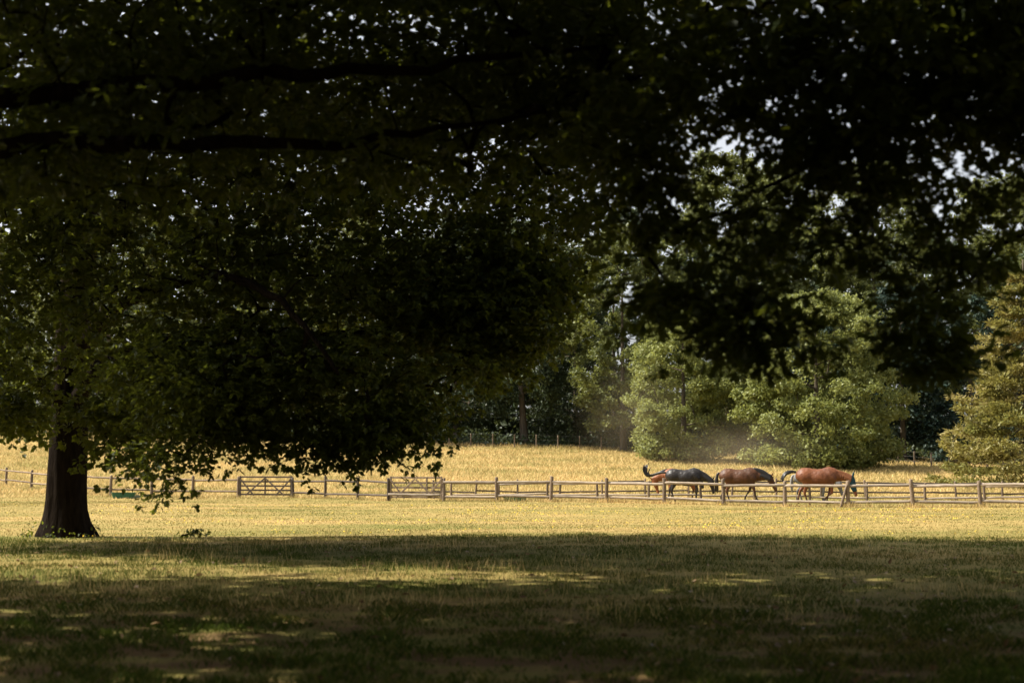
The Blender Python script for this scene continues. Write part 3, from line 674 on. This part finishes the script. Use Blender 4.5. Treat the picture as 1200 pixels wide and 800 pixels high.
def fence_foot():
    rng = np.random.default_rng(91); X, Y = [], []
    for line, n in ((front, 5200), (mid, 2600), (back, 2200), (left1, 900), (left2, 2600)):
        p = np.array(line); t = rng.random(n) * (len(p) - 1); i = t.astype(int); f = (t - i)[:, None]; q = p[i] * (1 - f) + p[i + 1] * f
        near = rng.random(n) < 0.35; q[near] = p[np.minimum(np.round(t[near]).astype(int), len(p) - 1)] + rng.normal(0, 0.10, (near.sum(), 2))
        q += rng.normal(0, 0.14, q.shape); X.append(q[:, 0]); Y.append(q[:, 1])
    x, y = np.concatenate(X), np.concatenate(Y); n = len(x)
    V = blades(rng, x, y, 0.08 + 0.24 * rng.random(n) ** 1.5 * (0.4 + value_noise(x, y, 0.8, 31)), np.full(n, 0.03), 0.2 + 0.4 * rng.random(n), 1)
    o = link('fence_foot_grass', mesh_np('fence_foot_grass', *V[:3], tint=V[3]), M['meadow']); tag(o, 'longer uncut grass along the feet of the fence posts', 'grass', kind='stuff')
fence_foot()

def make_gate(label, A, B, mat, h=1.05, extra_rail=False):
    ax, ay = A; bx, by = B; L = math.hypot(bx - ax, by - ay) - 0.22; ang = math.atan2(by - ay, bx - ax)
    cx, cy = (ax + bx) / 2, (ay + by) / 2; root = empty('field_gate', (cx, cy, gz(cx, cy)), ang); tag(root, label, 'gate')
    rail = box_np(L, 0.045, 0.085); stile = box_np(0.09, 0.06, h)
    for k in (-1, 1): link('stile', stile, mat, root, (k * (L / 2 - 0.02), 0, h / 2 + 0.10))
    for z in (0.16, 0.38, 0.60, 0.82, 1.06): link('bar', rail, mat, root, (0, 0.004, z + 0.03))
    mu = link('upright', box_np(0.08, 0.04, h * 0.92), mat, root, (L * 0.22 if extra_rail else 0.0, -0.045, h / 2 + 0.1))
    def diag(x0, z0, x1, z1):
        l = math.hypot(x1 - x0, z1 - z0); link('brace', box_np(l, 0.03, 0.075), mat, root, ((x0 + x1) / 2, -0.075 - 0.004 * abs(x0), (z0 + z1) / 2), (0, -math.atan2(z1 - z0, x1 - x0), 0))
    q = L / 2
    diag(-q, 1.05, -q * 0.42, 0.14); diag(-q * 0.75, 0.14, -0.02, 1.02); diag(0.02, 1.02, q * 0.75, 0.14); diag(q * 0.42, 0.14, q, 1.0)
    for k in (-0.9, 0.9): pass
    if extra_rail:
        v = half_round(0.06); link('rail', mesh_np('rail', *v, True), M['wood_pale'], root, (-L / 2, -0.20, 0.30), (0, 0, 0), (L, 1, 1))
    return root
make_gate('weathered wooden field gate with pale rail across its foot, joining the near paddock fence', (-5.8, 67.0), front[0], M['wood_post'], extra_rail=True)
make_gate('dark barred field gate with crossed braces under the oak branches', (-14.3, 74.6), (-11.25, 73.6), M['wood_dark'])

def wire_fence(label, pts, h=1.15):
    b = (*pts[0], gz(*pts[0])); root = empty('wire_fence', b); tag(root, label, 'fence')
    pm = mesh_np('post', *cyl_post('p', h, 0.07)[:3], True); v = half_round(0.008); wm = mesh_np('wire', *v, True)
    for i, p in enumerate(pts):
        link('post', pm, M['wood_post'], root, (p[0] - b[0], p[1] - b[1], gz(*p) - b[2]))
        if i + 1 < len(pts):
            q = pts[i + 1]
            for hh in (h - 0.06, h * 0.62, h * 0.3):
                a = Vector((*p, gz(*p) + hh)); c = Vector((*q, gz(*q) + hh)); d = (c - a); L = d.length; d.normalize()
                link('wire', wm, M['wire'], root, a - Vector(b), (0, -math.asin(d.z), math.atan2(d.y, d.x)), (L, 1, 1))
wire_fence('far wire fence along the foot of the shaded trees', [(-10.5 + 2.15 * i, 140 + 0.15 * i) for i in range(13)], 1.3)
wire_fence('far wire fence glimpsed past the big oak trunk', [(-40 + 2.3 * i, 140.5) for i in range(7)], 1.3)
wire_fence('far wire fence in front of the black gap beside the pine', [(33.6 + 0.75 * i, 129.5 - 2.5 * i) for i in range(8)], 1.25)

# green feed trough by the fence, and a low water tub
def tub(name, label, x, y, lx, ly, h, rz):
    bm = bmesh.new(); n = 20; R_ = []
    prof = [(0.86, 0.0), (0.94, h * 0.5), (1.0, h * 0.94), (1.05, h * 0.95), (1.05, h), (0.95, h), (0.86, h * 0.5), (0.80, 0.05)]
    for s, z in prof:
        R_.append([bm.verts.new((math.copysign(abs(math.cos(t)) ** 0.5, math.cos(t)) * lx * s, math.copysign(abs(math.sin(t)) ** 0.5, math.sin(t)) * ly * s, z)) for t in np.linspace(0, 2 * math.pi, n, endpoint=False)])
    for a, b in zip(R_, R_[1:]):
        for i in range(n): bm.faces.new((a[i], a[(i + 1) % n], b[(i + 1) % n], b[i]))
    bm.faces.new(R_[-1]); bm.faces.new(R_[0][::-1])
    me = bpy.data.meshes.new(name); bm.to_mesh(me); bm.free()
    o = link(name, me, M['trough'], None, (x, y, gz(x, y) + 0.003), (0, 0, rz)); tag(o, label, 'trough')
    w = np.array([(math.copysign(abs(math.cos(t)) ** 0.5, math.cos(t)) * lx * 0.9, math.copysign(abs(math.sin(t)) ** 0.5, math.sin(t)) * ly * 0.9, h * 0.75) for t in np.linspace(0, 2 * math.pi, n, endpoint=False)])
    link('water', mesh_np('water', w, np.arange(n), np.array([n])), M['water'], o)
tub('feed_trough', 'dark green plastic trough on the grass by the oak trunk fence', -20.3, 74.8, 0.62, 0.28, 0.30, 0.05)
tub('water_tub', 'low dark green tub behind the bottom rail of the near paddock fence', 0.15, 67.2, 0.55, 0.30, 0.22, -0.3)

# ------------------------------------------------------------------ horses
def coat(name, body, body2, points, z_leg=0.55, rough=0.52, spec=0.28):
    t = NT(name); g = t.n('ShaderNodeTexCoord'); n = t.noise(3.0, 4, g.outputs['Object'])
    c = t.ramp(n, [(0.35, body), (0.7, body2)])
    sp = t.n('ShaderNodeSeparateXYZ'); t.l(g.outputs['Object'], sp.inputs[0])
    f = t.ramp(t.math('ADD', sp.outputs['Z'], t.math('MULTIPLY', n, 0.15)), [(z_leg - 0.12, (1, 1, 1)), (z_leg + 0.12, (0, 0, 0))])
    xm = t.ramp(t.math('ADD', sp.outputs['X'], 0.0), [(0.95, (1, 1, 1)), (0.99, (0, 0, 0))])   # head and neck keep the coat colour
    f = t.math('MULTIPLY', f, xm)
    c = t.mix(f, c, points)
    m2 = t.noise(5.0, 3, g.outputs['Object']); p = pbsdf(t, c, rough, spec, m2, 0.05, 0.8); t.l(p.outputs[0], t.out.inputs[0]); return t.m

def loft(st, sides=14):
    """st: (x,y,z, r_up, r_side); sections across the path, sideways axis kept level"""
    st = np.array(st, float); P = st[:, :3]; tan = norm(np.gradient(P, axis=0)); th = np.linspace(0, 2 * np.pi, sides, endpoint=False); V = []
    for i in range(len(P)):
        s = np.array([0, 1.0, 0]); s = norm(s - tan[i] * np.dot(s, tan[i])); u = np.cross(tan[i], s)
        V.append(P[i] + np.cos(th)[:, None] * s * st[i, 4] + np.sin(th)[:, None] * u * st[i, 3])
    V = np.concatenate(V); n = len(P); i = np.arange(n * sides).reshape(n, sides)
    f = np.stack([i[:-1], np.roll(i[:-1], -1, 1), np.roll(i[1:], -1, 1), i[1:]], -1).reshape(-1, 4)
    L = list(f.ravel()) + list(i[0][::-1]) + list(i[-1]); C = [4] * len(f) + [sides, sides]
    return V, np.array(L), np.array(C), np.zeros(len(V))

def fine(st, n):
    st = np.array(st, float); return spline(st, n)

def remesh(name, parts, voxel=0.030, smooth_it=6):
    v, l, c, t = merge(parts); me = mesh_np(name, v, l, c, True)
    o = bpy.data.objects.new('tmp', me); col.objects.link(o)
    m = o.modifiers.new('r', 'REMESH'); m.mode = 'VOXEL'; m.voxel_size = voxel; m.use_smooth_shade = True
    s = o.modifiers.new('s', 'SMOOTH'); s.factor = 0.5; s.iterations = smooth_it
    dg = bpy.context.evaluated_depsgraph_get(); out = bpy.data.meshes.new_from_object(o.evaluated_get(dg))
    out.name = name; bpy.data.objects.remove(o); bpy.data.meshes.remove(me)
    out.polygons.foreach_set('use_smooth', np.ones(len(out.polygons), dtype=bool))
    return out

def rot2(p, c, a):
    ca, sa = math.cos(a), math.sin(a); x, z = p[0] - c[0], p[2] - c[2]
    return (c[0] + ca * x + sa * z, p[1], c[2] - sa * x + ca * z) + tuple(p[3:])

def leg(front, side, swing=0.0, flex=0.0):
    if front:
        J = [(0.56, 1.12, .17, .10), (0.55, .92, .125, .085), (0.53, .74, .085, .065), (0.525, .52, .058, .055), (0.52, .46, .056, .052), (0.515, .33, .038, .034), (0.515, .20, .044, .040), (0.53, .15, .044, .042), (0.56, .08, .040, .040), (0.575, .05, .052, .052), (0.59, 0.0, .066, .062)]; k = 3; y = 0.17
    else:
        J = [(-0.52, 1.20, .26, .13), (-0.48, .98, .20, .12), (-0.52, .80, .12, .085), (-0.63, .62, .075, .055), (-0.675, .54, .066, .055), (-0.665, .36, .042, .036), (-0.655, .20, .046, .042), (-0.64, .15, .046, .042), (-0.61, .08, .040, .040), (-0.595, .05, .054, .052), (-0.58, 0.0, .066, .062)]; k = 4; y = 0.17
    P = [(j[0], side * y * (1.0 if i > 1 else 0.85), j[1], j[2], j[3]) for i, j in enumerate(J)]
    piv = P[1]; P = P[:2] + [rot2(p, piv, -swing) for p in P[2:]]
    pv = P[k]; P = P[:k + 1] + [rot2(p, pv, flex) for p in P[k + 1:]]
    return loft(fine(P, 26), 12)

def horse(name, label, x, y, head_deg, scale, coatm, manem, poll, muzzle, legs, tail, mask=None, flip=False, tailm=None, mane_r=(0.11, 0.10), eye=True):
    body = [(-0.93, 0, 1.26, .06, .05), (-0.88, 0, 1.25, .17, .13), (-0.74, 0, 1.23, .285, .225), (-0.52, 0, 1.225, .335, .285), (-0.28, 0, 1.175, .345, .275), (0.0, 0, 1.115, .385, .33), (0.26, 0, 1.13, .40, .31), (0.44, 0, 1.205, .385, .265), (0.60, 0, 1.21, .345, .235), (0.75, 0, 1.17, .25, .175), (0.86, 0, 1.14, .12, .09)]
    px, pz = poll; mx, mz = muzzle
    nk = [(0.52, 0, 1.24, .30, .19), (0.70, 0, 1.24 + (pz - 1.24) * 0.18, .27, .155), (0.52 + (px - 0.52) * 0.62, 0, 1.24 + (pz - 1.24) * 0.60, .20, .115), (px - 0.05, 0, pz - 0.02, .135, .085)]
    hd = np.array([mx - px, 0, mz - pz]); L = float(np.linalg.norm(hd)); hu = hd / L; up = np.array([-hu[2], 0, hu[0]])
    up = up if up[0] > 0 or up[2] > 0.2 else up
    C0 = np.array([px, 0, pz])
    def hp(f, o, ru, rs): return tuple(C0 + hd * f + up * o) + (ru, rs)
    head = [hp(-0.10, -0.03, .09, .07), hp(0.08, -0.04, .135, .095), hp(0.28, -0.05, .145, .10), hp(0.5, -0.035, .11, .08), hp(0.72, -0.02, .078, .06), hp(0.9, -0.015, .072, .062), hp(1.0, -0.015, .05, .05)]
    parts = [loft(fine(body, 40), 20), loft(fine(nk, 22), 16), loft(fine(head, 26), 14)]
    parts.append(loft([(0.30, 0, 1.50, .06, .05), (0.45, 0, 1.545, .065, .06), (0.62, 0, 1.49, .06, .05)], 10))
    for s in (-1, 1):
        e0 = C0 - hd * 0.04 + up * 0.07; e1 = C0 - hd * 0.30 + up * 0.16
        parts.append(loft([(e0[0], s * 0.055, e0[2], .04, .03), ((e0[0] + e1[0]) / 2, s * 0.07, (e0[2] + e1[2]) / 2, .038, .028), (e1[0], s * 0.075, e1[2], .010, .010)], 8))
    for sd in (-1, 1):
        parts.append(loft(fine([(-0.86, sd * .13, 1.16, .05, .04), (-0.70, sd * .19, 1.18, .20, .10), (-0.52, sd * .22, 1.16, .22, .11), (-0.38, sd * .21, 1.05, .16, .08), (-0.30, sd * .17, 0.97, .04, .03)], 14), 12))
        parts.append(loft(fine([(0.36, sd * .17, 1.42, .05, .04), (0.46, sd * .21, 1.30, .11, .07), (0.58, sd * .22, 1.14, .13, .08), (0.66, sd * .19, 1.02, .10, .07), (0.60, sd * .16, 0.92, .04, .04)], 14), 12))
    for args in legs: parts.append(leg(*args))
    me = remesh('horse', parts)
    rz = R(head_deg) + (math.pi if flip else 0)
    o = link('horse', me, coatm, None, (x, y, gz(x, y) + 0.0), (0, 0, rz), (scale, scale, scale)); tag(o, label, 'horse')
    # mane along the crest
    cr = []; P = fine(nk, 14); tan = norm(np.gradient(P[:, :3], axis=0))
    for i in range(1, 14):
        u = np.array([-tan[i][2], 0, tan[i][0]]); f = i / 13
        c = P[i, :3] + u * (P[i, 3] * 0.86) - np.array([0, 0.05, 0.03]); cr.append(tuple(c) + (mane_r[0] * (0.5 + 0.7 * math.sin(math.pi * min(1, f + 0.12))), 0.055))
    cr.append(tuple(C0 + hd * 0.12 + up * 0.09) + (0.04, 0.03))
    mb = remesh('mane', [loft(cr, 10)] + [loft([(c[0] + 0.02 * k, -0.075, c[2], .05, .02), (c[0] - 0.01 + 0.015 * k, -0.12, c[2] - 0.14, .045, .015), (c[0] - 0.02, -0.13, c[2] - 0.24 - 0.03 * (j % 3), .012, .01)], 7) for j, c in enumerate(cr[1:-1]) for k in (0, 1)], 0.026, 1)
    link('mane', mb, manem, o)
    tr = [tuple(p) for p in fine([(*p[:3], p[3], p[3] * 0.7) for p in tail], 22)]
    rng = np.random.default_rng(len(label)); strands = [loft(tr, 10)]
    for k in range(7):
        off = rng.normal(0, 0.05, 3); strands.append(loft([(t[0] + off[0] * i / 11, t[1] + off[1] * i / 11, t[2] + off[2] * i / 11, max(t[3] * 0.4, .01), max(t[4] * 0.4, .01)) for i, t in enumerate(tr)], 7))
    link('tail', remesh('tail', strands, 0.024, 1), tailm or manem, o)
    for s in (-1, 1):
        e = C0 + hd * 0.27 + up * 0.045; bm = bmesh.new(); bmesh.ops.create_icosphere(bm, subdivisions=2, radius=0.026)
        em = bpy.data.meshes.new('eye'); bm.to_mesh(em); bm.free(); link('eye', em, M['eye'], o, (e[0], s * 0.088, e[2]))
    if mask is not None:
        mm = [hp(-0.06, -0.02, .115, .10), hp(0.08, -0.035, .155, .115), hp(0.28, -0.045, .165, .118), hp(0.5, -0.035, .130, .098), hp(0.70, -0.02, .098, .078), hp(0.74, -0.02, .09, .07)]
        ears = []
        for s in (-1, 1):
            e0 = C0 - hd * 0.04 + up * 0.07; e1 = C0 - hd * 0.26 + up * 0.16
            ears.append(loft([(e0[0], s * 0.055, e0[2], .05, .04), ((e0[0] + e1[0]) / 2, s * 0.07, (e0[2] + e1[2]) / 2, .048, .036), (e1[0], s * 0.078, e1[2], .014, .014)], 8))
        link('fly_mask', remesh('fly_mask', [loft(fine(mm, 20), 14)] + ears, 0.025, 1), mask, o)
    return o

M['eye'] = plain_material('horse_eye', (0.01, 0.008, 0.006), 0.1, 0.5, 0.1)
M['hair_black'] = plain_material('black_hair', (0.012, 0.010, 0.009), 0.45, 0.4, 0.4, 20)
M['hair_rust'] = plain_material('rust_hair', (0.16, 0.06, 0.022), 0.5, 0.3, 0.3, 20)
M['hair_grey'] = plain_material('grey_hair', (0.22, 0.21, 0.20), 0.5, 0.3, 0.3, 20)
M['fly_mask'] = plain_material('teal_mesh', (0.012, 0.045, 0.06), 0.7, 0.2, 0.2, 30)
bay = coat('bay_coat', (0.045, 0.018, 0.008), (0.110, 0.043, 0.017), (0.014, 0.011, 0.010))
bay2 = coat('bright_bay_coat', (0.16, 0.050, 0.016), (0.23, 0.080, 0.025), (0.020, 0.014, 0.011))
chest = coat('chestnut_coat', (0.090, 0.030, 0.012), (0.19, 0.066, 0.025), (0.04, 0.016, 0.010), 0.45)
blk = coat('black_coat', (0.014, 0.012, 0.011), (0.024, 0.020, 0.018), (0.010, 0.009, 0.009), 0.5, 0.42, 0.28)
gry = coat('grey_coat', (0.11, 0.108, 0.105), (0.17, 0.165, 0.16), (0.09, 0.088, 0.085), 0.5)

horse('chestnut', 'chestnut horse with black tail and dark fly mask, head lowered, walking', 13.35, 62.3, -14, 1.04, chest, M['hair_rust'], (1.36, 1.16), (1.56, 0.36),
      [(True, -1, 0.10, 0.95), (True, 1, -0.22, 0.05), (False, -1, 0.24, 0.0), (False, 1, -0.20, 0.10)],
      [(-0.90, 0, 1.36, .055), (-1.10, -0.05, 1.38, .075), (-1.30, -0.10, 1.32, .09), (-1.42, -0.14, 1.20, .075), (-1.46, -0.18, 0.98, .02)], M['fly_mask'], mane_r=(0.05, 0.05), tailm=M['hair_black'])
horse('brown', 'brown bay horse with thick black mane, walking with drooping head', 10.25, 64.3, -14, 1.0, bay, M['hair_black'], (1.38, 1.16), (1.62, 0.52),
      [(True, -1, 0.34, 0.05), (True, 1, -0.30, 0.25), (False, -1, 0.22, 0.0), (False, 1, -0.22, 0.12)],
      [(-0.90, 0, 1.36, .05), (-1.00, 0, 1.25, .065), (-1.03, 0, 0.95, .08), (-1.02, 0.02, 0.6, .06), (-1.0, 0.03, 0.42, .015)], mane_r=(0.14, 0.1))
horse('black', 'glossy black horse with its tail flicked up behind, head down', 8.0, 66.2, -14, 0.97, blk, M['hair_black'], (1.30, 1.02), (1.38, 0.36),
      [(True, -1, 0.22, 0.35), (True, 1, 0.0, 0.0), (False, -1, 0.16, 0.0), (False, 1, -0.14, 0.08)],
      [(-0.90, 0, 1.36, .055), (-1.15, 0.05, 1.36, .07), (-1.45, 0.15, 1.27, .065), (-1.75, 0.2, 1.20, .075), (-1.90, 0.2, 1.30, .085), (-1.93, 0.2, 1.46, .095), (-1.89, 0.2, 1.62, .06), (-1.83, 0.2, 1.80, .010)], mane_r=(0.07, 0.06))
horse('bay', 'bright bay horse facing the other way, mostly hidden behind the black one', 8.05, 68.2, -8, 0.95, bay2, M['hair_black'], (1.40, 1.04), (1.12, 0.30),
      [(True, -1, 0.12, 0.0), (True, 1, -0.08, 0.0), (False, -1, 0.1, 0.0), (False, 1, -0.12, 0.08)],
      [(-0.90, 0, 1.36, .05), (-1.00, 0, 1.25, .065), (-1.03, 0, 0.95, .08), (-1.02, 0.02, 0.6, .05), (-1.0, 0.03, 0.5, .015)], flip=True, mane_r=(0.14, 0.1))
horse('grey', 'pale grey horse almost hidden behind the chestnut one', 13.66, 64.9, -14, 0.92, gry, M['hair_grey'], (1.30, 1.02), (1.42, 0.36),
      [(True, -1, 0.0, 0.0), (True, 1, -0.1, 0.0), (False, -1, 0.12, 0.0), (False, 1, -0.16, 0.08)],
      [(-0.90, 0, 1.36, .05), (-1.00, 0, 1.25, .065), (-1.03, 0, 0.95, .08), (-1.02, 0.02, 0.6, .05), (-1.0, 0.03, 0.5, .015)], mane_r=(0.07, 0.06))

# ------------------------------------------------------------------ small things at the oak's foot
def ivy():
    rng = np.random.default_rng(55); n = 160; th = rng.random(n) * 2 * np.pi; z = rng.exponential(0.12, n); r = 0.86 - 0.25 * np.clip(z / 0.6, 0, 1) + rng.normal(0, 0.05, n) + 0.22 * (np.cos(th - 3.3) > 0.3) * rng.random(n)
    pos = np.stack([-10.6 + np.cos(th) * r, 34 + np.sin(th) * r, gz(-10.6, 34) + z], -1)
    v = leaf_mesh('i', pos, rng.normal(size=(n, 3)), norm(rng.normal(0, .5, (n, 3)) + np.stack([np.cos(th), np.sin(th), .5 + 0 * th], -1)), 0.05 + 0.05 * rng.random(n), LEAF_SIMPLE, rng.random(n))
    o = link('ivy', mesh_np('ivy', *v[:3], tint=v[3]), M['oak_leaf']); tag(o, 'low ivy and weeds around the foot of the big oak', 'ivy', kind='stuff')
ivy()
def fallen_twig():
    rng = np.random.default_rng(56); x, y = -7.45, 33.6; z = gz(x, y)
    parts = [tube(spline([(x - 0.3, y, z + 0.05), (x, y + 0.05, z + 0.10), (x + 0.3, y - 0.05, z + 0.06)], 10), np.linspace(0.02, 0.008, 10), 6), tube(spline([(x, y, z + 0.1), (x + 0.1, y - 0.1, z + 0.2), (x + 0.25, y - 0.12, z + 0.22)], 8), np.linspace(0.014, 0.005, 8), 6)]
    v, l, c, t = merge(parts); b = np.array([x, y, z]); o = link('fallen_branch', mesh_np('fallen_branch', v - b, l, c, True), M['bark'], None, (x, y, z)); tag(o, 'small fallen branch with leaves lying beside the big oak', 'branch')
    n = 60; pos = np.stack([rng.normal(0, 0.16, n), rng.normal(0, 0.08, n), 0.05 + 0.1 * rng.random(n)], -1)
    v = leaf_mesh('l', pos, rng.normal(size=(n, 3)), norm(rng.normal(0, .5, (n, 3)) + np.array([0, 0, 1.0])), 0.10 + 0.04 * rng.random(n), LEAF_SIMPLE, rng.random(n))
    link('leaves', mesh_np('leaves', *v[:3], tint=v[3]), M['oak_leaf'], o)
fallen_twig()

# dust hanging in the air where the horses have passed
def dust(label, loc, rad, dens):
    bm = bmesh.new(); bmesh.ops.create_icosphere(bm, subdivisions=4, radius=1.0); me = bpy.data.meshes.new('dust'); bm.to_mesh(me); bm.free()
    t = NT('dust_air'); g = t.n('ShaderNodeTexCoord'); ln = t.n('ShaderNodeVectorMath', operation='LENGTH'); t.l(g.outputs['Object'], ln.inputs[0])
    nz = t.noise(1.6, 3, g.outputs['Object'])
    f = t.math('SUBTRACT', 1.0, ln.outputs['Value'], clamp=True); f = t.math('MULTIPLY', f, f); f = t.math('MULTIPLY', f, t.math('MULTIPLY', t.math('SUBTRACT', nz, 0.25, clamp=True), dens * 3.0))
    v = t.n('ShaderNodeVolumePrincipled'); v.inputs['Color'].default_value = (0.80, 0.68, 0.50, 1); v.inputs['Anisotropy'].default_value = 0.3
    t.l(f, v.inputs['Density']); t.l(v.outputs[0], t.out.inputs['Volume'])
    o = link('dust', me, t.m, None, loc, (0, 0, 0), rad); tag(o, label, 'dust', kind='stuff'); return o
dust('brown dust drifting up before the shaded trees', (9.4, 112, 5.6), (6.0, 6, 6.5), 0.022)
dust('low dust over the meadow behind the brown horse', (16.2, 104, 2.8), (8.0, 6, 3.2), 0.042)

# dry oak leaves lying about under the trees
def litter():
    rng = np.random.default_rng(64); n = 900; x, y = wedge_points(rng, n, 9, 30)
    pos = np.stack([x, y, ground_z(x, y) + 0.025 + 0.03 * rng.random(n)], -1)
    v = leaf_mesh('f', pos, rng.normal(size=(n, 3)) * np.array([1, 1, 0.3]), norm(rng.normal(0, .35, (n, 3)) + np.array([0, 0, 1.0])), 0.06 + 0.05 * rng.random(n), LEAF_SIMPLE, rng.random(n))
    o = link('fallen_leaves', mesh_np('fallen_leaves', *v[:3], tint=v[3]), leaf_material('dry_leaf', (0.12, 0.065, 0.03), (0.30, 0.20, 0.10), (0.2, 0.12, 0.05), 0.15, 0.2))
    tag(o, 'dry fallen leaves scattered over the shaded grass', 'leaves', kind='stuff')
litter()
